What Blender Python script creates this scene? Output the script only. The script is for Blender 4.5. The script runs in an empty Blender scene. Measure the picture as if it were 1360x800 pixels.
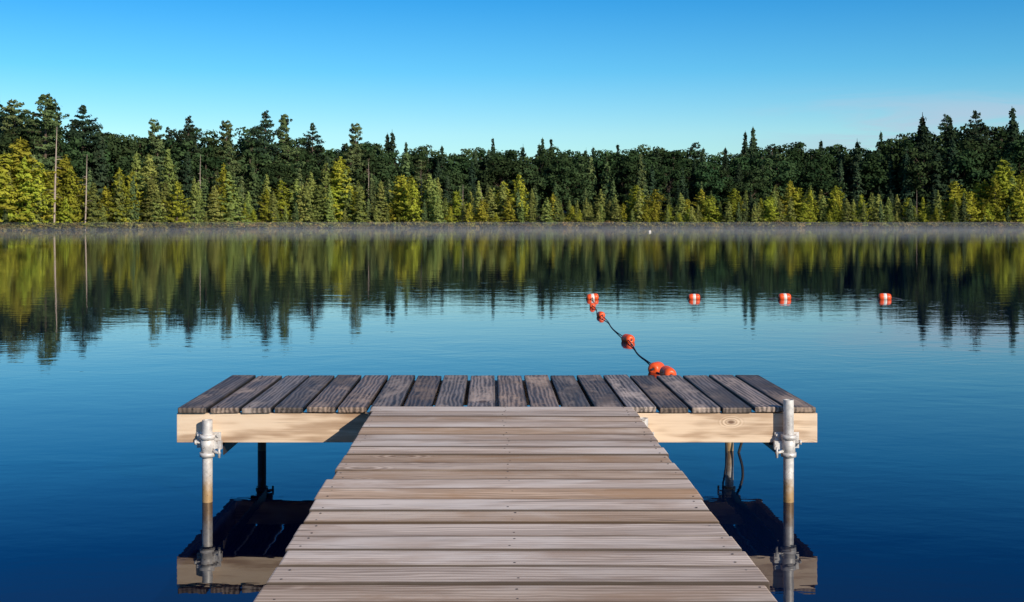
import bpy, bmesh, math, random
import numpy as np
from mathutils import Vector, Matrix
random.seed(7)
R = random.Random(11)
scene = bpy.context.scene
scene.view_settings.view_transform = 'Standard'
scene.view_settings.look = 'None'
scene.view_settings.exposure = 0
COL = scene.collection
F = 1630.0; VX = 650.0; HY = 294.0; CH = 1.33   # photo calibration (px, px, px, m)

# ------------------------------------------------------------ node helpers
class NT:
    def __init__(self, tree):
        self.t = tree; self.n = tree.nodes; self.l = tree.links
    def node(self, typ, **kw):
        nd = self.n.new(typ)
        for k, v in kw.items():
            if k.startswith('i_'):
                nd.inputs[k[2:].replace('_', ' ')].default_value = v
            else:
                setattr(nd, k, v)
        return nd
    def link(self, a, b): self.l.new(a, b)
    def math(self, op, a, b=None, c=None, clamp=False):
        nd = self.n.new('ShaderNodeMath'); nd.operation = op; nd.use_clamp = clamp
        for i, v in enumerate((a, b, c)):
            if v is None: continue
            if isinstance(v, (int, float)): nd.inputs[i].default_value = v
            else: self.l.new(v, nd.inputs[i])
        return nd.outputs[0]
    def mix(self, fac, a, b, blend='MIX'):
        nd = self.n.new('ShaderNodeMix'); nd.data_type = 'RGBA'; nd.blend_type = blend
        for i, v in ((0, fac), (6, a), (7, b)):
            if isinstance(v, (int, float)): nd.inputs[i].default_value = v
            elif isinstance(v, tuple): nd.inputs[i].default_value = (v + (1,))[:4]
            else: self.l.new(v, nd.inputs[i])
        return nd.outputs[2]
    def maprange(self, v, a, b, c=0.0, d=1.0, smooth=False):
        nd = self.n.new('ShaderNodeMapRange')
        if smooth: nd.interpolation_type = 'SMOOTHSTEP'
        self.l.new(v, nd.inputs[0])
        for i, x in enumerate((a, b, c, d)): nd.inputs[i + 1].default_value = x
        return nd.outputs[0]
    def mapping(self, vec, scale=(1, 1, 1), loc=(0, 0, 0)):
        nd = self.n.new('ShaderNodeMapping')
        nd.inputs['Scale'].default_value = scale; nd.inputs['Location'].default_value = loc
        self.l.new(vec, nd.inputs[0]); return nd.outputs[0]
    def noise(self, vec, scale=1, detail=4, rough=0.5, dist=0.0):
        nd = self.n.new('ShaderNodeTexNoise')
        nd.inputs['Scale'].default_value = scale; nd.inputs['Detail'].default_value = detail
        nd.inputs['Roughness'].default_value = rough; nd.inputs['Distortion'].default_value = dist
        self.l.new(vec, nd.inputs['Vector']); return nd.outputs[0]

def new_mat(name):
    m = bpy.data.materials.new(name); m.use_nodes = True
    nt = NT(m.node_tree); b = m.node_tree.nodes['Principled BSDF']
    return m, nt, b

def wood(name, light, mid, dark, var=0.25, knot=(0.08, 0.045, 0.025), rough=0.8, spec=0.3, bump=0.4, patch=None, patch_amt=0.5, patch2=None, kden=1.7, ring=0.22, edge=None, crack=0.0, gs=24, fine=0.25):
    m, nt, b = new_mat(name)
    tc = nt.node('ShaderNodeTexCoord'); oi = nt.node('ShaderNodeObjectInfo')
    cv = nt.node('ShaderNodeCombineXYZ')
    nt.link(nt.math('MULTIPLY', oi.outputs['Random'], 57.0), cv.inputs[0])
    nt.link(nt.math('MULTIPLY', oi.outputs['Random'], 131.0), cv.inputs[1])
    nt.link(nt.math('MULTIPLY', oi.outputs['Random'], 83.0), cv.inputs[2])
    va = nt.node('ShaderNodeVectorMath', operation='ADD')
    nt.link(tc.outputs['Object'], va.inputs[0]); nt.link(cv.outputs[0], va.inputs[1])
    v = va.outputs[0]
    g1 = nt.noise(nt.mapping(v, (1.3, gs, gs)), 1, 6, 0.62, 0.6)
    g2 = nt.noise(nt.mapping(v, (4, 150, 150)), 1, 3, 0.6)
    big = nt.noise(nt.mapping(v, (2.2, 5, 5)), 1, 5, 0.65, 0.3)
    big2 = nt.noise(nt.mapping(v, (1.1, 2.5, 2.5), (5, 3, 1)), 1, 4, 0.6, 0.3)
    vo = nt.node('ShaderNodeTexVoronoi'); vo.inputs['Scale'].default_value = 1.0
    nt.link(nt.mapping(v, (kden, kden * 2.0, kden * 2.0)), vo.inputs['Vector'])
    kd = vo.outputs['Distance']
    wv = nt.node('ShaderNodeTexWave'); wv.wave_type = 'BANDS'; wv.bands_direction = 'Y'
    wv.inputs['Scale'].default_value = 9; wv.inputs['Distortion'].default_value = 7
    wv.inputs['Detail'].default_value = 2; wv.inputs['Detail Scale'].default_value = 0.9
    nt.link(nt.mapping(v, (0.35, 1.6, 1.6)), wv.inputs['Vector'])
    kr = nt.math('SINE', nt.math('MULTIPLY', kd, 110.0))
    krf = nt.maprange(kd, 0.08, 0.26, 0.16, 0, smooth=True)
    gr = nt.math('ADD', nt.math('MULTIPLY', g1, 0.6), nt.math('MULTIPLY', wv.outputs[1], ring))
    gr = nt.math('ADD', gr, nt.math('MULTIPLY', g2, fine))
    gr = nt.math('ADD', gr, nt.math('MULTIPLY', kr, krf))
    c = nt.mix(nt.maprange(gr, 0.33, 0.62), dark, mid)
    c = nt.mix(nt.maprange(gr, 0.50, 0.78), c, light)
    if patch:
        c = nt.mix(nt.math('MULTIPLY', nt.maprange(big, 0.48, 0.64, smooth=True), patch_amt), c, patch)
    if patch2:
        c = nt.mix(nt.math('MULTIPLY', nt.maprange(big2, 0.50, 0.66, smooth=True), patch_amt), c, patch2)
    kf = nt.maprange(kd, 0.05, 0.10, 1, 0, smooth=True)
    c = nt.mix(nt.math('MULTIPLY', kf, 0.8), c, knot)
    if crack:
        ck = nt.noise(nt.mapping(v, (2.2, 55, 55), (9, 2, 4)), 1, 3, 0.55, 0.4)
        c = nt.mix(nt.math('MULTIPLY', nt.maprange(ck, 0.635, 0.70, smooth=True), crack), c, tuple(q * .35 for q in dark))
    if edge:   # dirt and rot gathered along the board's long edges; outer rim paints in gap shade
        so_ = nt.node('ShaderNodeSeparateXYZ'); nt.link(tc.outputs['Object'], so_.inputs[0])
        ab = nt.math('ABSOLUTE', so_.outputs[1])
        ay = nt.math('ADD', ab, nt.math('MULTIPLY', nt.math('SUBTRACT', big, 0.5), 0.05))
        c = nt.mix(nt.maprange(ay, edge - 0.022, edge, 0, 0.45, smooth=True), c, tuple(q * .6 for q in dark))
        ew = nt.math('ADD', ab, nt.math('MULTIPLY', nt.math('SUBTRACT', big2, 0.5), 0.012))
        c = nt.mix(nt.maprange(ew, edge - 0.006, edge - 0.0005, 0, 0.93, smooth=True), c, tuple(q * .18 for q in dark))  # near-black rim colour stands in for shade between boards
    vf = nt.maprange(oi.outputs['Random'], 0, 1, 1 - var, 1 + var)
    cm = nt.node('ShaderNodeVectorMath', operation='SCALE'); nt.link(c, cm.inputs[0]); nt.link(vf, cm.inputs['Scale'])
    # some boards browner, some greyer
    hs = nt.node('ShaderNodeHueSaturation'); nt.link(cm.outputs[0], hs.inputs['Color'])
    nt.link(nt.maprange(nt.math('FRACT', nt.math('MULTIPLY', oi.outputs['Random'], 23.7)), 0, 1, 0.75, 1.25), hs.inputs['Saturation'])
    nt.link(hs.outputs[0], b.inputs['Base Color'])
    rg = nt.maprange(big, 0.3, 0.7, rough - 0.12, rough + 0.1); nt.link(rg, b.inputs['Roughness'])
    b.inputs['Specular IOR Level'].default_value = spec
    bp = nt.node('ShaderNodeBump'); bp.inputs['Strength'].default_value = bump; bp.inputs['Distance'].default_value = 0.003
    nt.link(nt.math('ADD', nt.math('MULTIPLY', g2, 0.6), g1), bp.inputs['Height']); nt.link(bp.outputs[0], b.inputs['Normal'])
    return m

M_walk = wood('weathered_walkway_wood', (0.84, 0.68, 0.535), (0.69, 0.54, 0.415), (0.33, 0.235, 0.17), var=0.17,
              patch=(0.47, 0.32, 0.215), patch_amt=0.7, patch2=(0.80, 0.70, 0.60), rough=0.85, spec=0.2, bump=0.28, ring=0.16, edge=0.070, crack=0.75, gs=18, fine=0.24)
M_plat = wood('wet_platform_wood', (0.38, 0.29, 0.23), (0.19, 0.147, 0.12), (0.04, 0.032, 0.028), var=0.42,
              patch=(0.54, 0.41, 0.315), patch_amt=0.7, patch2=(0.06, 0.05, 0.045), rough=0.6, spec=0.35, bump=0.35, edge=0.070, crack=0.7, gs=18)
M_frame = wood('pine_frame_wood', (0.80, 0.61, 0.41), (0.68, 0.48, 0.295), (0.34, 0.195, 0.095), var=0.05, rough=0.7, bump=0.12,
               knot=(0.13, 0.055, 0.022), patch=(0.66, 0.51, 0.36), patch_amt=0.25, kden=3.4, ring=0.24, crack=0.35, gs=26)

def metal_mat():
    m, nt, b = new_mat('galvanised_steel')
    tc = nt.node('ShaderNodeTexCoord')
    n = nt.noise(tc.outputs['Object'], 22, 5, 0.6)
    geo = nt.node('ShaderNodeNewGeometry'); sp = nt.node('ShaderNodeSeparateXYZ'); nt.link(geo.outputs['Position'], sp.inputs[0])
    c = nt.mix(nt.maprange(n, 0.35, 0.65), (0.45, 0.44, 0.43), (0.76, 0.74, 0.71))
    z = nt.math('ADD', sp.outputs[2], nt.math('MULTIPLY', nt.math('SUBTRACT', n, 0.5), 0.12))
    rust = nt.maprange(z, 0.15, 0.03, 0, 1, smooth=True)
    c = nt.mix(nt.math('MULTIPLY', rust, 0.85), c, (0.38, 0.22, 0.06))
    spots = nt.maprange(nt.noise(tc.outputs['Object'], 60, 3, 0.7), 0.60, 0.68)
    c = nt.mix(nt.math('MULTIPLY', spots, 0.7), c, (0.16, 0.09, 0.05))
    nt.link(c, b.inputs['Base Color']); b.inputs['Metallic'].default_value = 0.2; b.inputs['Roughness'].default_value = 0.5
    return m
M_metal = metal_mat()

def simple(name, col, rough=0.5, spec=0.5, ns=30, amt=0.25):
    m, nt, b = new_mat(name)
    tc = nt.node('ShaderNodeTexCoord'); n = nt.noise(tc.outputs['Object'], ns, 5, 0.6)
    c = nt.mix(n, tuple(x * (1 - amt) for x in col), tuple(min(1, x * (1 + amt)) for x in col))
    nt.link(c, b.inputs['Base Color']); b.inputs['Roughness'].default_value = rough; b.inputs['Specular IOR Level'].default_value = spec
    return m
M_orange = simple('orange_float_plastic', (0.85, 0.10, 0.018), 0.4, 0.5, 20, 0.15)
M_white = simple('white_float_plastic', (0.75, 0.72, 0.68), 0.4, 0.5, 20, 0.08)
M_rope = simple('dark_rope', (0.05, 0.06, 0.08), 0.9, 0.2, 80, 0.3)
M_darkmetal = simple('dark_screw_metal', (0.05, 0.04, 0.035), 0.6, 0.5)
M_black = simple('wet_dark_iron', (0.035, 0.03, 0.028), 0.5, 0.5)

def foliage(name, ca, cb, trans=0.3, hv=0.25, ns=0.5):
    m, nt, b = new_mat(name)
    tc = nt.node('ShaderNodeTexCoord'); oi = nt.node('ShaderNodeObjectInfo')
    n = nt.noise(tc.outputs['Object'], ns, 3, 0.7)
    c = nt.mix(nt.maprange(n, 0.35, 0.65), ca, cb)
    vf = nt.maprange(oi.outputs['Random'], 0, 1, 1 - hv, 1 + hv)
    hs = nt.node('ShaderNodeHueSaturation')
    rr = nt.math('FRACT', nt.math('MULTIPLY', oi.outputs['Random'], 17.37))
    nt.link(nt.maprange(rr, 0, 1, 0.48, 0.525), hs.inputs['Hue']); nt.link(vf, hs.inputs['Value']); nt.link(c, hs.inputs['Color'])
    df = nt.node('ShaderNodeBsdfDiffuse'); nt.link(hs.outputs[0], df.inputs[0])
    m.node_tree.nodes.remove(b); out = m.node_tree.nodes['Material Output'].inputs[0]
    if trans <= 0:
        nt.link(df.outputs[0], out); return m
    tr = nt.node('ShaderNodeBsdfTranslucent'); nt.link(hs.outputs[0], tr.inputs[0])
    mx = nt.node('ShaderNodeMixShader'); mx.inputs[0].default_value = trans
    nt.link(df.outputs[0], mx.inputs[1]); nt.link(tr.outputs[0], mx.inputs[2])
    nt.link(mx.outputs[0], out)
    return m
M_larch = foliage('larch_needles', (0.25, 0.28, 0.035), (0.50, 0.49, 0.06), 0.35, hv=.3)
M_spruce = foliage('young_spruce_needles', (0.17, 0.22, 0.065), (0.36, 0.39, 0.105), 0.35, hv=.32)
M_pine = foliage('pine_needles', (0.055, 0.09, 0.04), (0.14, 0.18, 0.065), 0, hv=.35)
M_dkspruce = foliage('dark_spruce_needles', (0.020, 0.040, 0.024), (0.05, 0.078, 0.04), 0, hv=.35)
M_leaf = foliage('broadleaf_leaves', (0.020, 0.042, 0.018), (0.05, 0.082, 0.032), 0, ns=0.35, hv=.35)
M_bush = foliage('shore_brush', (0.07, 0.10, 0.03), (0.22, 0.16, 0.055), 0, hv=0.45)
M_bark = simple('bark', (0.11, 0.085, 0.065), 0.9, 0.1, 4, 0.4)
M_snag = simple('bleached_dead_wood', (0.38, 0.31, 0.26), 0.9, 0.1, 3, 0.3)

# ------------------------------------------------------------ object helpers
def link(ob, parent=None):
    COL.objects.link(ob)
    if parent: ob.parent = parent
    return ob
def empty(name, loc=(0, 0, 0)):
    e = bpy.data.objects.new(name, None); e.location = loc; e.empty_display_size = 0.2
    return link(e)
def obj_from_bm(name, bm, mats, parent=None, smooth=False):
    me = bpy.data.meshes.new(name); bm.to_mesh(me); bm.free()
    for m in mats: me.materials.append(m)
    if smooth:
        for p in me.polygons: p.use_smooth = True
    return link(bpy.data.objects.new(name, me), parent)
def board(name, L, W, T, loc, mat, parent, rotz=0.0, rx=0.0, ry=0.0, bev=0.004):
    bm = bmesh.new(); bmesh.ops.create_cube(bm, size=1)
    bmesh.ops.scale(bm, vec=(L, W, T), verts=bm.verts)
    bmesh.ops.bevel(bm, geom=list(bm.edges), offset=bev, segments=2, profile=0.6, affect='EDGES')
    ob = obj_from_bm(name, bm, [mat], parent)
    ob.location = loc; ob.rotation_euler = (rx, ry, rotz)
    return ob
def add_cyl(bm, p0, p1, r0, r1=None, seg=16, mat=0, caps=True):
    r1 = r0 if r1 is None else r1
    p0 = Vector(p0); p1 = Vector(p1); d = (p1 - p0).normalized()
    a = d.orthogonal().normalized(); b = d.cross(a)
    A = []; B = []
    for i in range(seg):
        t = 2 * math.pi * i / seg; o = a * math.cos(t) + b * math.sin(t)
        A.append(bm.verts.new(p0 + o * r0)); B.append(bm.verts.new(p1 + o * r1))
    for i in range(seg):
        f = bm.faces.new((A[i], A[(i + 1) % seg], B[(i + 1) % seg], B[i])); f.smooth = True; f.material_index = mat
    if caps:
        bm.faces.new(A[::-1]).material_index = mat; bm.faces.new(B).material_index = mat
def add_box(bm, c, s, mat=0):
    r = bmesh.ops.create_cube(bm, size=1, matrix=Matrix.Translation(c) @ Matrix.Diagonal((s[0], s[1], s[2], 1)))
    for v in r['verts']:
        for f in v.link_faces: f.material_index = mat

# ------------------------------------------------------------ dock
PX0, PX1, PY0, PY1 = -1.493, 1.566, 5.86, 7.08
PT = 0.442; PTH = 0.026
dock = empty('wooden_dock', (0, 0, 0))
n = 20; pitch = (PX1 - PX0) / n
for i in range(n):
    w = pitch - 0.014 + R.uniform(-0.003, 0.001)
    x = PX0 + pitch * (i + 0.5) + R.uniform(-0.002, 0.002)
    L = PY1 - PY0 + 0.016 + R.uniform(-0.008, 0.010)
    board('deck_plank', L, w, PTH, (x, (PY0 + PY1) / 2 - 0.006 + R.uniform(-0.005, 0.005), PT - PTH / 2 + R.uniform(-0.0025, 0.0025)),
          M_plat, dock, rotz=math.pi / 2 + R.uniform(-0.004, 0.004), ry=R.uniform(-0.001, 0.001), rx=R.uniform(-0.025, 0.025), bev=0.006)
FZ = PT - PTH - 0.003 - 0.07
board('front_fascia', PX1 - PX0, 0.038, 0.14, ((PX0 + PX1) / 2, PY0 + 0.019, FZ), M_frame, dock, bev=0.003)
board('back_fascia', PX1 - PX0, 0.038, 0.14, ((PX0 + PX1) / 2, PY1 - 0.019, FZ), M_frame, dock, bev=0.003)
for x in (PX0 + 0.019, PX1 - 0.019, -0.50, 0.04, 0.57):
    board('joist', PY1 - PY0 - 0.08, 0.038, 0.138, (x, (PY0 + PY1) / 2, FZ), M_frame, dock, rotz=math.pi / 2, bev=0.003)
WX0, WX1, WY1 = -0.543, 0.674, 5.785
WT = 0.457; WTH = 0.026
y = WY1; wc = (WX0 + WX1) / 2
screws = bmesh.new()
while y > -7.5:
    w = 0.1415 + R.uniform(-0.002, 0.001); gap = R.choice([0.004, 0.005, 0.007, 0.009, 0.012])
    zz = WT - WTH / 2 + R.uniform(-0.003, 0.003); yc = y - w / 2
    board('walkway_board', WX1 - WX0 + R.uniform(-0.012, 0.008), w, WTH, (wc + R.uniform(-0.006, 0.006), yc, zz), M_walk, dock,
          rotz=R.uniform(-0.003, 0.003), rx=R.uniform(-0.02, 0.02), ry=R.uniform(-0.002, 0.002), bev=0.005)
    for sx in (WX0 + 0.035, wc, WX1 - 0.035):
        for sy in (-0.04, 0.04):
            if R.random() < .25: continue
            px = sx + R.uniform(-0.012, 0.012); py = yc + sy + R.uniform(-0.012, 0.012)
            add_cyl(screws, (px, py, zz + WTH / 2 - 0.004), (px, py, zz + WTH / 2 + 0.0008), 0.0032, seg=8)
    y -= w + gap
for i in range(n):
    x = PX0 + pitch * (i + 0.5)
    for yy in (PY0 + 0.03, PY1 - 0.03):
        for dx in (-0.04, 0.04):
            px = x + dx + R.uniform(-0.005, 0.005)
            add_cyl(screws, (px, yy, PT - 0.004), (px, yy, PT + 0.0022), 0.0038, seg=8)
obj_from_bm('screws', screws, [M_darkmetal], dock)
for x in (WX0 + 0.035, WX1 - 0.035, wc):
    board('walkway_stringer', WY1 + 7.4, 0.038, 0.14, (x, (WY1 - 7.5) / 2 - 0.02, WT - WTH - 0.077), M_frame, dock, rotz=math.pi / 2, bev=0.003)
board('walkway_end_board', WX1 - WX0 - 0.12, 0.03, 0.12, (wc + 0.0, WY1 - 0.03, WT - WTH - 0.079), M_frame, dock, bev=0.003)

def dock_leg(name, x, y, top, side=-1, dark=False, front=True):
    bm = bmesh.new(); r = 0.0245
    add_cyl(bm, (x, y, -1.2), (x, y, top), r, seg=20, caps=False)
    add_cyl(bm, (x, y, top - 0.15), (x, y, top), r * 0.82, seg=20, caps=False)
    for i in range(20):
        a0 = 2 * math.pi * i / 20; a1 = 2 * math.pi * (i + 1) / 20
        vs = [bm.verts.new((x + math.cos(a) * q, y + math.sin(a) * q, top)) for a, q in ((a0, r), (a1, r), (a1, r * .82), (a0, r * .82))]
        bm.faces.new(vs)
    zb = 0.262
    add_cyl(bm, (x, y, zb - 0.045), (x, y, zb + 0.055), 0.031, seg=20)
    add_cyl(bm, (x, y, zb - 0.047), (x, y, zb - 0.027), 0.036, seg=20)
    add_cyl(bm, (x, y, zb + 0.035), (x, y, zb + 0.057), 0.036, seg=20)
    s = 1 if front else -1
    add_box(bm, (x, y + s * 0.036, zb + 0.025), (0.115, 0.010, 0.075))
    add_box(bm, (x + side * 0.045, y + s * 0.018, zb + 0.005), (0.04, 0.03, 0.04))
    for dx in (-0.046, 0.046):
        for dz in (0.005, 0.048):
            add_cyl(bm, (x + dx, y + s * 0.034, zb + dz), (x + dx, y + s * 0.022, zb + dz), 0.009, seg=6)
    add_cyl(bm, (x - side * 0.028, y, zb + 0.02), (x - side * 0.060, y, zb + 0.02), 0.007, seg=8)
    add_cyl(bm, (x - side * 0.050, y, zb + 0.02), (x - side * 0.060, y, zb + 0.02), 0.013, seg=6)
    add_cyl(bm, (x + side * 0.028, y - s * 0.01, zb - 0.02), (x + side * 0.066, y - s * 0.02, zb - 0.03), 0.007, seg=8)
    add_cyl(bm, (x + side * 0.060, y - s * 0.02, zb - 0.05), (x + side * 0.060, y - s * 0.02, zb + 0.0), 0.006, seg=8)
    bmesh.ops.recalc_face_normals(bm, faces=bm.faces)
    return obj_from_bm(name, bm, [M_black if dark else M_metal], dock)
dock_leg('leg', -1.337, PY0 - 0.042, 0.388, side=1)
dock_leg('leg', 1.418, PY0 - 0.042, 0.484, side=-1)
dock_leg('leg', -1.320, PY1 + 0.042, 0.37, side=1, dark=True, front=False)
dock_leg('leg', 1.392, PY1 + 0.042, 0.37, side=-1, front=False)
dock_leg('leg', 0.728, PY0 - 0.042, 0.397, side=1)
rail = bmesh.new()
for x in (-1.30, 1.37):
    add_box(rail, (x, (PY0 + PY1) / 2, 0.255), (0.045, PY1 - PY0 - 0.1, 0.006))
    add_box(rail, (x + 0.02, (PY0 + PY1) / 2, 0.230), (0.006, PY1 - PY0 - 0.1, 0.05))
obj_from_bm('side_rails', rail, [M_black], dock)
def curve_obj(name, pts, r, mat, parent=None):
    cu = bpy.data.curves.new(name, 'CURVE'); cu.dimensions = '3D'; cu.bevel_depth = r; cu.bevel_resolution = 2
    sp = cu.splines.new('NURBS'); sp.points.add(len(pts) - 1); sp.use_endpoint_u = True; sp.order_u = 3
    for p, q in zip(sp.points, pts): p.co = (*q, 1)
    cu.materials.append(mat)
    return link(bpy.data.objects.new(name, cu), parent)
curve_obj('tie_rope', [(1.392, PY1 + 0.0, 0.30), (1.44, PY1 - .03, 0.22), (1.46, PY1 - .04, 0.10), (1.43, PY1 - .03, 0.0), (1.41, PY1 - .02, -0.1)], 0.008, M_black, dock)
curve_obj('tie_rope', [(1.35, PY1 - 0.02, 0.30), (1.33, PY1 - .05, 0.20), (1.36, PY1 - .04, 0.08), (1.37, PY1 - .03, -0.1)], 0.006, M_black, dock)

# ------------------------------------------------------------ buoys
def buoy_mesh(band):
    prof = [(-.100, .012), (-.104, .020), (-.104, .034), (-.098, .047), (-.086, .058), (-.066, .0645), (-.042, .067), (-.028, .067),
            (-.026, .0635), (-.023, .0665), (0, .0675), (.023, .0665), (.026, .0635), (.028, .067), (.042, .067), (.066, .0645),
            (.086, .058), (.098, .047), (.104, .034), (.104, .020), (.100, .012)]
    bm = bmesh.new(); seg = 28; rings = []
    for x, r in prof:
        rings.append([bm.verts.new((x, r * math.cos(2 * math.pi * i / seg), r * math.sin(2 * math.pi * i / seg))) for i in range(seg)])
    for k in range(len(rings) - 1):
        xm = (prof[k][0] + prof[k + 1][0]) / 2
        for i in range(seg):
            f = bm.faces.new((rings[k][i], rings[k + 1][i], rings[k + 1][(i + 1) % seg], rings[k][(i + 1) % seg]))
            f.smooth = True; f.material_index = 1 if (abs(xm) < (0.025 if band else 0.0)) else 0
    add_cyl(bm, (-.112, 0, 0), (-.098, 0, 0), 0.012, seg=10, mat=2); add_cyl(bm, (.098, 0, 0), (.112, 0, 0), 0.012, seg=10, mat=2)
    bmesh.ops.recalc_face_normals(bm, faces=bm.faces)
    me = bpy.data.meshes.new('swim_rope_buoy'); bm.to_mesh(me); bm.free()
    for m in (M_orange, M_white, M_rope): me.materials.append(m)
    return me
BM = buoy_mesh(True); BM0 = buoy_mesh(False)
def W(px, pyw, zz=0.0):
    d = F * (CH - zz) / (pyw - HY); return ((px - VX) / F * d, d)
chain = [(887, 500.5, 100, .88), (872, 494, 60, .88), (834, 454, 110, 0.84), (798, 421, 100, 0.76), (787, 408.5, 80, 0.68),
         (787, 397.5, 4, .95), (922, 397.5, -3, 0.92), (1042, 397.5, 5, 1.0), (1175, 397.5, -4, 1.0)]
pos = []
for i, (px, py, rot, s) in enumerate(chain):
    x, d = W(px, py); pos.append((x, d))
    o = link(bpy.data.objects.new('swim_rope_buoy', BM if i > 4 else BM0)); o.location = (x, d, 0.032 * s); o.scale = (s, s, s)
    o.rotation_euler = (R.uniform(0, 3), R.uniform(-.12, .12), math.radians(rot))
x, d = W(863, 308.5); o = link(bpy.data.objects.new('mooring_buoy', BM.copy())); o.data.materials[0] = M_white
o.location = (x, d, 0.08); o.scale = (1.5, 1.8, 1.8)
rp = []
for i in range(6):
    a = pos[i]
    rp.append((a[0], a[1], 0.03))
    if i < 5:
        b = pos[i + 1]
        for t in (0.25, 0.5, 0.75):
            rp.append((a[0] + (b[0] - a[0]) * t + 0.03 * math.sin(7 * t + i), a[1] + (b[1] - a[1]) * t, 0.006 if t != .5 else 0.003))
curve_obj('float_rope', rp, 0.006, M_rope)
for i in range(5, 9):
    a = pos[i]
    ln = (0.12, 0.14, 0.3, 0.32)[i - 5]
    curve_obj('float_rope', [(a[0] - ln, a[1] + .05, -0.02), (a[0] - ln * .8, a[1] + .03, 0.008), (a[0] - 0.1, a[1], 0.025), (a[0] + 0.1, a[1], 0.025), (a[0] + ln * .8, a[1] - .03, 0.008), (a[0] + ln, a[1] - .04, -0.02)], 0.008, M_rope)
curve_obj('float_rope', [(pos[0][0], pos[0][1], 0.03), (pos[0][0] + .05, pos[0][1] - .5, -0.02), (1.35, PY1 + 1.2, -0.08)], 0.007, M_rope)

# ------------------------------------------------------------ terrain + water
def sstep(a, b, x):
    t = np.clip((x - a) / (b - a), 0, 1); return t * t * (3 - 2 * t)
def S(x):
    x = np.asarray(x, float)
    s = 238 - 62 * sstep(-22, -72, x) * 1.0
    s = s - 190 * sstep(-85, -200, x) - 200 * sstep(118, 260, x)
    return s + 2.0 * np.sin(x * 0.11) + 1.2 * np.sin(x * 0.31 + 1)
def gz(x, y):
    x = np.asarray(x, float); y = np.asarray(y, float)
    near = -10 + 1.0 * np.sin(x * .2)
    f = np.minimum(S(x) - y, y - near)
    out = -f
    far = np.clip((y - S(x) - 50) / 60, 0, 1) * 9.0
    return np.where(f > 0, -np.minimum(1.6, f * 0.12) - 0.02, np.minimum(out * 0.09, 3.2) + far + 0.25 * np.sin(x * .4) * np.sin(y * .37) * np.clip(out / 6, 0, 1) + 0.03)
xs = np.concatenate([[-4000, -2000, -1000, -600, -400], np.arange(-300, 301, 3.0), [400, 600, 1000, 2000, 4000]])
ys = np.concatenate([[-3000, -1500, -700, -300, -150, -80, -50], np.arange(-40, 0, 1.5), np.arange(0, 40, 5), np.arange(40, 160, 4), np.arange(160, 262, 1.2), np.arange(264, 360, 8), [420, 600, 1000, 2000, 5000]])
X, Y = np.meshgrid(xs, ys); Z = gz(X, Y)
V = np.stack([X.ravel(), Y.ravel(), Z.ravel()], 1); nx = len(xs)
Fc = [(j * nx + i, j * nx + i + 1, (j + 1) * nx + i + 1, (j + 1) * nx + i) for j in range(len(ys) - 1) for i in range(nx - 1)]
me = bpy.data.meshes.new('ground'); me.from_pydata(V.tolist(), [], Fc)
m, nt, b = new_mat('forest_floor'); tc = nt.node('ShaderNodeTexCoord')
n1 = nt.noise(tc.outputs['Object'], 0.35, 6, 0.7); n2 = nt.noise(tc.outputs['Object'], 3, 5, 0.7)
c = nt.mix(nt.maprange(n1, 0.35, 0.65), (0.035, 0.055, 0.018), (0.075, 0.06, 0.025)); c = nt.mix(nt.maprange(n2, 0.4, 0.7), c, (0.03, 0.032, 0.016))
nt.link(c, b.inputs['Base Color']); b.inputs['Roughness'].default_value = 0.95
me.materials.append(m); link(bpy.data.objects.new('ground', me))
for p in me.polygons: p.use_smooth = True

m, nt, b = new_mat('lake_water'); tc = nt.node('ShaderNodeTexCoord')
b.inputs['Base Color'].default_value = (0.0003, 0.005, 0.026, 1); b.inputs['Roughness'].default_value = 0.01
b.inputs['IOR'].default_value = 1.333; b.inputs['Specular IOR Level'].default_value = 0.5
P = tc.outputs['Object']
w1 = nt.noise(nt.mapping(P, (0.9, 1.3, 1)), 1.0, 3, 0.55, 0.4)
w2 = nt.noise(nt.mapping(P, (3.0, 5.5, 1)), 1.0, 3, 0.6, 0.2)
wl = nt.noise(nt.mapping(P, (0.03, 0.07, 1)), 1.0, 3, 0.6)
amp = nt.maprange(wl, 0.38, 0.62, 0.4, 1.3)
h = nt.math('MULTIPLY', nt.math('ADD', nt.math('MULTIPLY', w1, 1.0), nt.math('MULTIPLY', w2, 0.34)), amp)
bp = nt.node('ShaderNodeBump'); bp.inputs['Strength'].default_value = 1.0; bp.inputs['Distance'].default_value = 0.0029
nt.link(h, bp.inputs['Height']); nt.link(bp.outputs[0], b.inputs['Normal'])
me = bpy.data.meshes.new('lake_water'); me.from_pydata([(-330, -60, 0), (330, -60, 0), (330, 300, 0), (-330, 300, 0)], [], [(0, 1, 2, 3)])
me.materials.append(m); link(bpy.data.objects.new('lake_water', me))

# morning mist: two low banks of thin haze, the upper one thinner
for nm, dens, y0, y1, z0, z1 in (('morning_mist', 0.0032, 110, 240, 0.02, 0.55), ('morning_mist', 0.0016, 140, 240, 0.56, 1.2)):
    m = bpy.data.materials.new('mist'); m.use_nodes = True; nt = NT(m.node_tree); m.node_tree.nodes.remove(m.node_tree.nodes['Principled BSDF'])
    vs = nt.node('ShaderNodeVolumeScatter'); vs.inputs['Density'].default_value = dens; vs.inputs['Color'].default_value = (0.90, 0.96, 1, 1)
    nt.link(vs.outputs[0], m.node_tree.nodes['Material Output'].inputs['Volume'])
    bm = bmesh.new(); add_box(bm, (0, (y0 + y1) / 2, (z0 + z1) / 2), (420, y1 - y0, z1 - z0)); obj_from_bm(nm, bm, [m])

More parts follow.
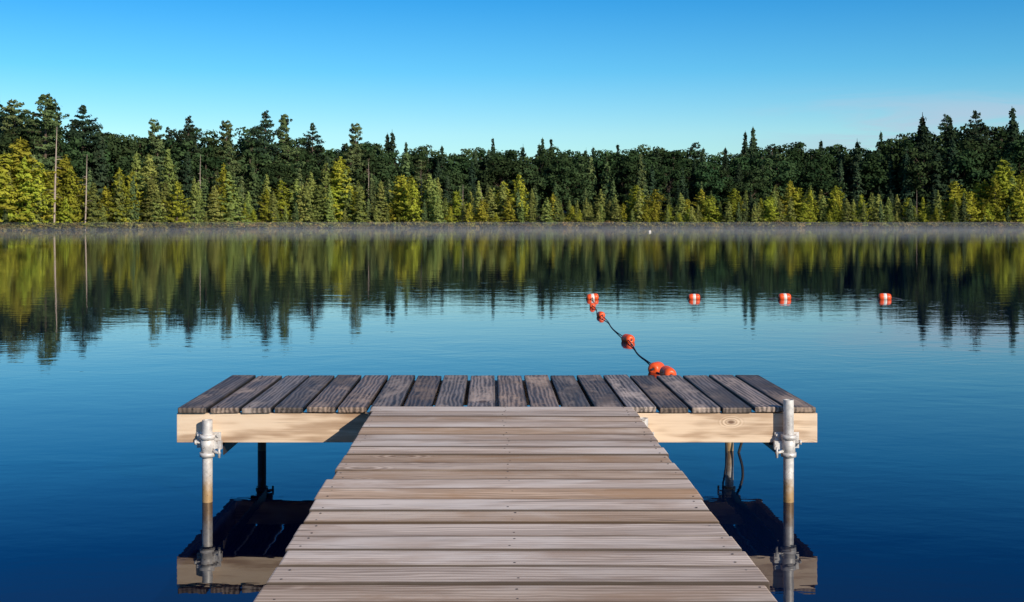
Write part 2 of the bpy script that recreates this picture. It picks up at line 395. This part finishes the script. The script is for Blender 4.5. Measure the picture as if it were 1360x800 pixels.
# ------------------------------------------------------------ tree prototypes
class MB:
    def __init__(s): s.v = []; s.f = []; s.m = []
    def quad(s, c, a, b, mi):
        k = len(s.v); s.v += [c - a - b, c + a - b * .6, c + a * 1.1 + b * .6, c - a * .8 + b]; s.f.append((k, k + 1, k + 2, k + 3)); s.m.append(mi)
    def tube(s, pts, rad, mi, seg=5):
        k = len(s.v)
        for p, r in zip(pts, rad):
            for i in range(seg):
                t = 2 * math.pi * i / seg; s.v.append(Vector((p[0] + math.cos(t) * r, p[1] + math.sin(t) * r, p[2])))
        for j in range(len(pts) - 1):
            for i in range(seg):
                s.f.append((k + j * seg + i, k + j * seg + (i + 1) % seg, k + (j + 1) * seg + (i + 1) % seg, k + (j + 1) * seg + i)); s.m.append(mi)
    def limb(s, p0, p1, r, mi):
        d = (p1 - p0).normalized(); a = d.orthogonal().normalized(); b = d.cross(a); k = len(s.v)
        for q in range(3):
            t = 2.094 * q; s.v.append(p0 + (a * math.cos(t) + b * math.sin(t)) * r)
        for q in range(3):
            t = 2.094 * q; s.v.append(p1 + (a * math.cos(t) + b * math.sin(t)) * r * .3)
        for q in range(3): s.f.append((k + q, k + (q + 1) % 3, k + 3 + (q + 1) % 3, k + 3 + q)); s.m.append(mi)
    def mesh(s, name, mats):
        me = bpy.data.meshes.new(name); me.from_pydata([tuple(v) for v in s.v], [], s.f)
        for m in mats: me.materials.append(m)
        me.polygons.foreach_set('material_index', s.m); return me
def rv(r):
    v = Vector((r.gauss(0, 1), r.gauss(0, 1), r.gauss(0, 1))); return v.normalized()
UP = Vector((0, 0, 1))
def spray(b, r, c, d, s, up=.45, rnd=.75, asp=.5):
    nn = (d.normalized() + UP * up + rv(r) * rnd).normalized()
    ax = nn.cross(rv(r)).normalized(); b.quad(c, ax * s, nn.cross(ax) * s * asp, 0)
def conifer(name, seed, H, br, mat, cs=0.08, step=0.45, nb=7, p=0.9, slope=-0.15, leaf=0.2, dens=9, gapp=0.08, lump=0.25):
    r = random.Random(seed); b = MB()
    bend = (r.uniform(-.02, .02) * H, r.uniform(-.02, .02) * H)
    def tr(z): t = z / H; return Vector((bend[0] * t * t, bend[1] * t * t, z))
    b.tube([tr(-1.0), tr(H * .3), tr(H * .7), tr(H * .99)], [H * .014, H * .011, H * .006, H * .001], 1, 6)
    z = cs * H; ph = [r.uniform(0, 6.28) for _ in range(4)]
    while z < H * 0.985:
        fr = (H - z) / (H - cs * H); base = br * (fr ** p) * min(1, 0.55 + (1 - fr) * 5)
        for i in range(nb if fr > .15 else max(4, nb - 2)):
            a = 2 * math.pi * (i + r.random() * .9) / nb
            if r.random() < gapp: continue
            L = base * r.uniform(.5, 1.2) * (1 + lump * math.sin(a * 2 + ph[0] + z * 1.1)) + 0.12
            sl = slope + r.uniform(-.12, .12) + (0.5 * (1 - fr) ** 2)
            o = tr(z + r.uniform(-.5, .5) * step); d = Vector((math.cos(a), math.sin(a), sl)); side = Vector((-math.sin(a), math.cos(a), 0))
            tip = o + d * L; b.limb(o, tip, 0.012 + 0.012 * L, 1)
            for k in range(max(3, int(dens * L))):
                t = 0.15 + 0.88 * (r.random() ** 0.7)
                w = (1.05 - t) * 0.42 * L + .04
                c = o + d * (L * t) + side * r.uniform(-w, w) + Vector((0, 0, r.uniform(-.10, .04) * (1 + L * .3) + 0.10 * L * t * t))
                spray(b, r, c, d, leaf * r.uniform(.6, 1.3))
        z += step * r.uniform(.75, 1.25) * (0.55 + .45 * fr)
    s = leaf
    b.quad(tr(H), Vector((0, 0, s * 1.2)), Vector((s * .2, 0, 0)), 0)
    return b.mesh(name, [mat, M_bark]), H
def pine(name, seed, H, mat):
    r = random.Random(seed); b = MB()
    b.tube([(0, 0, -1), (0, 0, H * .4), (.1, 0, H * .75), (.15, .05, H * .98)], [H * .017, H * .012, H * .007, .03], 1, 6)
    z = H * .18
    while z < H * .98:
        fr = (H - z) / (H * .82); env = H * .21 * (min(1, 2.2 * fr) ** .8) * (0.7 + .3 * math.sin(fr * 9 + seed))
        for i in range(5):
            if r.random() < .18: continue
            a = r.uniform(0, 6.28); L = env * r.uniform(.5, 1.25) + .4
            d = Vector((math.cos(a), math.sin(a), r.uniform(-.05, .35))); side = Vector((-math.sin(a), math.cos(a), 0)); o = Vector((.1, 0, z + r.uniform(-.2, .2)))
            b.limb(o, o + d * L, .05, 1)
            for k in range(int(15 * L)):
                t = .3 + .72 * r.random() ** .7; w = .32 * L * math.sin(min(1, t) * 2.6) + .1
                c = o + d * L * t + side * r.uniform(-w, w) + Vector((0, 0, r.uniform(-.08, .22) + .12 * L * t * t))
                spray(b, r, c, d, .26 * r.uniform(.6, 1.3), up=.7)
        z += .55 * r.uniform(.7, 1.4)
    return b.mesh(name, [mat, M_bark]), H
def broadleaf(name, seed, H, mat):
    r = random.Random(seed); b = MB()
    b.tube([(0, 0, -1), (.1, 0, H * .3), (.2, .1, H * .6), (.2, .1, H * .85)], [H * .02, H * .015, H * .008, .03], 1, 6)
    cr = H * r.uniform(.25, .32); cz = H * .55; ch = H * .43
    for i in range(52):
        v = rv(r); q = r.uniform(.45, .98); c = Vector((v.x * cr * q, v.y * cr * q, cz + v.z * ch * q))
        if c.z < H * .14: continue
        b.limb(Vector((.1, .05, max(H * .12, c.z - H * .2))), c, .07, 1)
        R0 = H * r.uniform(.055, .105)
        for k in range(int(75 * (R0 / (H * .08)) ** 2)):
            u = rv(r); p = c + Vector((u.x * R0 * 1.2, u.y * R0 * 1.2, u.z * R0 * .8)) * r.uniform(.55, 1.12)
            s = .25 * r.uniform(.6, 1.3); nn = (u + rv(r) * .6).normalized(); ax = nn.cross(rv(r)).normalized() * s
            b.quad(p, ax, ax.cross(nn) * .7, 0)
    return b.mesh(name, [mat, M_bark]), H
def snag(name, seed, H):
    r = random.Random(seed); b = MB()
    b.tube([(0, 0, -1), (.06, 0, H * .4), (.0, .05, H * .8), (.05, 0, H)], [.10, .085, .05, .02], 0, 6)
    for i in range(26):
        z = r.uniform(.25, .97) * H; a = r.uniform(0, 6.28); L = r.uniform(.2, 1.2) * (1.2 - z / H)
        o = Vector((0.02, 0, z)); b.limb(o, o + Vector((math.cos(a), math.sin(a), r.uniform(-.3, .4))) * L, .022, 0)
    return b.mesh(name, [M_snag]), H
def bush(name, seed):
    r = random.Random(seed); b = MB()
    for i in range(14):
        a = r.uniform(0, 6.28); q = r.uniform(0, 1.1); c = Vector((math.cos(a) * q, math.sin(a) * q, r.uniform(.15, .75)))
        b.limb(Vector((0, 0, -.2)), c, .02, 1)
        for k in range(34):
            u = rv(r); p = c + u * r.uniform(.1, .38); s = .11 * r.uniform(.6, 1.4); ax = rv(r) * s
            b.quad(p, ax, ax.cross(rv(r)).normalized() * s * .6, 0)
    return b.mesh(name, [M_bush, M_bark]), 1.1

larches = [conifer('larch', 10 + i, 9, 1.75 + .25 * i, M_larch, cs=.03, step=.40, nb=7, p=.75, slope=.05, leaf=.17, dens=14, gapp=.18, lump=.45) for i in range(5)]
spruces = [conifer('young_spruce', 20 + i, 9, 1.35 + .2 * i, M_spruce, cs=.03, step=.38, nb=7, p=.85, slope=-.1, leaf=.17, dens=15, gapp=.14, lump=.35) for i in range(5)]
darks = [conifer('dark_spruce', 30 + i, 16, 2.4 + .35 * i, M_dkspruce, cs=.05, step=.6, nb=7, p=.85, slope=-.2, leaf=.31, dens=9, gapp=.1) for i in range(3)]
mids = [conifer('mid_spruce', 40 + i, 13, 2.1 + .3 * i, M_pine, cs=.05, step=.5, nb=7, p=.85, slope=-.1, leaf=.27, dens=10, gapp=.12) for i in range(3)]
pines = [pine('white_pine', 50 + i, 20, M_pine) for i in range(3)]
dpines = [pine('dark_white_pine', 55 + i, 20, M_dkspruce) for i in range(2)]
leafs = [broadleaf('broadleaf', 60 + i, 15, M_leaf) for i in range(4)]
snags = [snag('snag', 70 + i, 9) for i in range(3)]
bushes = [bush('bush', 80 + i) for i in range(3)]

forest = empty('distant_forest')
def put(proto, x, y, h, wf=1.0, lean=0.0):
    me, H = proto; z = float(gz(x, y)); s = h / H
    o = bpy.data.objects.new('tree_' + me.name.split('.')[0], me)
    w = s * wf; o.scale = (w, w, s); o.location = (x, y, max(z, 0) - 0.05)
    o.rotation_euler = (lean * R.uniform(-1, 1), lean, R.uniform(0, 6.28)); link(o, forest)
sky_px = [(-600, 115), (-200, 120), (0, 132), (40, 134), (100, 144), (150, 156), (200, 164), (260, 162), (340, 164), (400, 170), (470, 174), (520, 184), (560, 186), (620, 190),
          (700, 190), (760, 186), (840, 184), (930, 184), (965, 188), (1000, 180), (1050, 184), (1130, 182), (1195, 176), (1230, 160), (1300, 156), (1360, 150), (1700, 140), (2200, 130)]
frt_px = [(-600, 190), (0, 198), (60, 202), (110, 228), (160, 220), (230, 208), (290, 226), (360, 230), (450, 222), (530, 236), (600, 236), (680, 236), (760, 256), (830, 246),
          (900, 252), (1000, 254), (1060, 244), (1110, 248), (1200, 262), (1300, 236), (1360, 222), (2200, 215)]
sk = lambda px: float(np.interp(px, *zip(*sky_px))); fk = lambda px: float(np.interp(px, *zip(*frt_px)))
PX = lambda x, y: VX + F * x / y
def top_h(px_y, x, y): return CH + (HY - px_y) / F * y - max(0, float(gz(x, y)))
def pick(lst): return R.choice(lst)
def rowgen(x0, x1, sp, off, offj):
    x = x0
    while x < x1:
        x += sp * R.uniform(.6, 1.4); y = float(S(x)) + off + R.uniform(-offj, offj)
        if y < 25: continue
        yield x, y
XA, XB = -140, 170
for x, y in rowgen(XA, XB, 3.8, 46, 3):
    h = top_h(sk(PX(x, y)), x, y) * (R.uniform(.84, 1.0) + .03 * math.sin(x * .21))
    if R.random() < .62: put(pick(leafs), x, y, h, R.uniform(.95, 1.25))
    else: put(pick(darks + dpines), x, y, h * R.uniform(.97, 1.07), R.uniform(.85, 1.1))
for x, y in rowgen(XA, XB, 3.6, 36, 3):
    h = top_h(sk(PX(x, y)), x, y) * R.uniform(.78, .96)
    if R.random() < .6: put(pick(leafs), x, y, h, R.uniform(.95, 1.25))
    else: put(pick(darks), x, y, h, R.uniform(.9, 1.15))
for x, y in rowgen(XA, XB, 3.2, 26, 3):
    h = top_h(sk(PX(x, y)), x, y) * R.uniform(.62, .86); l = PX(x, y) < 560
    q = R.random()
    if q < (.3 if l else .55): put(pick(leafs), x, y, h, R.uniform(1.0, 1.3))
    elif q < (.6 if l else .85): put(pick(darks), x, y, h, R.uniform(.9, 1.2))
    else: put(pick(mids + pines), x, y, h, R.uniform(.9, 1.15))
for x, y in rowgen(XA, XB, 3.0, 17, 3):
    px = PX(x, y); f = fk(px); h = top_h(f - 8, x, y) * R.uniform(.6, 1.05)
    put(pick(mids + darks if px > 560 else mids + mids + spruces), x, y, h, R.uniform(.95, 1.3))
for off, lo, hi in ((9, .55, 1.12), (4, .35, 1.0), (1.8, .2, .8)):
    for x, y in rowgen(XA, XB, 2.1 if off != 1.8 else 2.7, off, 1.8):
        px = PX(x, y); h = max(1.5, top_h(fk(px), x, y) * R.uniform(lo, hi)); q = R.random()
        g = .34 + .22 * math.sin(x * .17 + 1) * math.sin(x * .061)
        if q < (.5 if px < 150 or px > 1280 else g): put(pick(larches), x, y, h, R.uniform(.95, 1.6))
        elif q < .88: put(pick(spruces), x, y, h, R.uniform(.9, 1.6))
        else: put(pick(mids), x, y, h, R.uniform(.9, 1.2))
for x, y in rowgen(XA, XB, 0.8, 0.5, 1.2):
    put(pick(bushes), x, y, R.uniform(.5, 1.5), R.uniform(1.0, 1.9))
for x, y in rowgen(XA, XB, 2.6, 40, 5):
    put(pick(darks), x, y, R.uniform(4, 7), R.uniform(1.8, 2.6))
def at(px, top, off, kinds, wf=1.0, lean=0.0):
    d = 235.0
    for _ in range(20): x = (px - VX) / F * d; d = float(S(x)) + off
    put(pick(kinds), x, d, top_h(top, x, d), wf, lean)
for a in [(60, 122, 22, pines, 1.0), (28, 184, 6, larches, 1.7), (5, 203, 4, larches, 1.6), (50, 213, 3, larches, 1.4), (158, 224, 5, larches, 1.4), (352, 147, 30, dpines, .85), (376, 150, 32, pines, .9), (300, 158, 30, pines, .8),
          (415, 164, 34, dpines, .8), (472, 162, 30, pines, .8), (520, 174, 36, darks, .9), (250, 154, 34, dpines, .8), (205, 158, 30, pines, .8), (225, 198, 12, spruces, 1.2), (180, 203, 12, spruces, 1.2),
          (450, 210, 10, larches, 1.3), (533, 232, 7, larches, 1.3), (690, 230, 7, larches, 1.3), (572, 230, 8, spruces, 1.4), (1050, 240, 6, larches, 1.3), (1110, 248, 6, larches, 1.3), (845, 246, 6, larches, 1.5), (975, 250, 6, larches, 1.4),
          (1000, 170, 40, darks, .9), (850, 205, 20, mids, .9), (1228, 152, 32, darks, 1.0), (1262, 156, 34, darks, 1.0), (1297, 147, 34, dpines, .9), (1345, 144, 30, darks, 1.1), (1330, 210, 5, larches, 1.5), (1345, 233, 4, spruces, 1.6),
          (655, 184, 38, darks, .8), (720, 184, 38, darks, .8), (990, 176, 40, darks, .8), (1170, 176, 38, darks, .8), (20, 132, 30, pines, 1.0), (110, 140, 30, dpines, 1.0)]:
    at(*a)
for a in [(72, 168, 2.5), (113, 205, 1.5), (265, 205, 14), (490, 215, 14), (560, 236, 9), (615, 245, 5), (643, 248, 4), (1218, 252, 9)]:
    at(a[0], a[1], a[2] if a[0] > 150 else 0.6, snags, .95 if a[0] < 150 else .7, lean=R.uniform(-.03, .03) if a[0] != 643 else .12)

# ------------------------------------------------------------ light, world, camera
sv = Vector((0.56, -0.72, 0.40)).normalized()
elev = math.asin(sv.z); az = math.atan2(sv.x, sv.y)
sun = bpy.data.lights.new('sun', 'SUN'); sun.energy = 5.0; sun.angle = math.radians(0.5); sun.color = (1.0, 0.88, 0.72)
so = link(bpy.data.objects.new('sun', sun)); so.rotation_euler = (-sv).to_track_quat('-Z', 'Y').to_euler(); so.location = (20, -30, 25)
w = bpy.data.worlds.new('World'); scene.world = w; w.use_nodes = True; nt = NT(w.node_tree)
bg = w.node_tree.nodes['Background']
st = nt.node('ShaderNodeTexSky'); st.sky_type = 'NISHITA'; st.sun_disc = False; st.sun_elevation = elev; st.sun_rotation = az
st.air_density = 1.0; st.dust_density = 0.3; st.ozone_density = 3.0
tc = nt.node('ShaderNodeTexCoord'); sp = nt.node('ShaderNodeSeparateXYZ'); nt.link(tc.outputs['Generated'], sp.inputs[0])
rmp = nt.node('ShaderNodeValToRGB'); nt.link(nt.maprange(sp.outputs[2], 0, 0.5), rmp.inputs[0])
el = rmp.color_ramp.elements; el[0].position = 0; el[0].color = (0.78, 0.98, 1, 1); el[1].position = 1; el[1].color = (0.46, 0.55, 0.78, 1)
for zpos, colr in ((0.07, (0.64, 0.92, 1)), (0.12, (0.30, 0.78, 1)), (0.18, (0.12, 0.62, 0.96)), (0.25, (0.02, 0.32, 0.70))):
    e = el.new(zpos / 0.5); e.color = (*colr, 1)
c = nt.mix(1.0, st.outputs[0], rmp.outputs[0], 'MULTIPLY')
cl = nt.noise(nt.mapping(tc.outputs['Generated'], (3.0, 3.0, 30)), 1.8, 6, 0.6, 0.5)
cm = nt.math('MULTIPLY', nt.maprange(cl, 0.40, 0.60, smooth=True), nt.maprange(sp.outputs[2], 0.078, 0.108, 1, 0, smooth=True))
cm = nt.math('MULTIPLY', cm, nt.maprange(sp.outputs[0], 0.17, 0.32, 0, 0.7, smooth=True))
c = nt.mix(cm, c, (3.5, 4.3, 5.4))
nt.link(c, bg.inputs[0]); bg.inputs[1].default_value = 0.135

cam = bpy.data.cameras.new('camera'); co = link(bpy.data.objects.new('camera', cam)); scene.camera = co
co.location = (0, 0, CH); co.rotation_euler = (math.radians(90), 0, 0)
cam.sensor_width = 36; cam.lens = 36 * F / 1360; cam.shift_x = (680 - VX) / 1360; cam.shift_y = -(400 - HY) / 1360
cam.clip_start = 0.05; cam.clip_end = 8000
print('objects', len(bpy.data.objects))
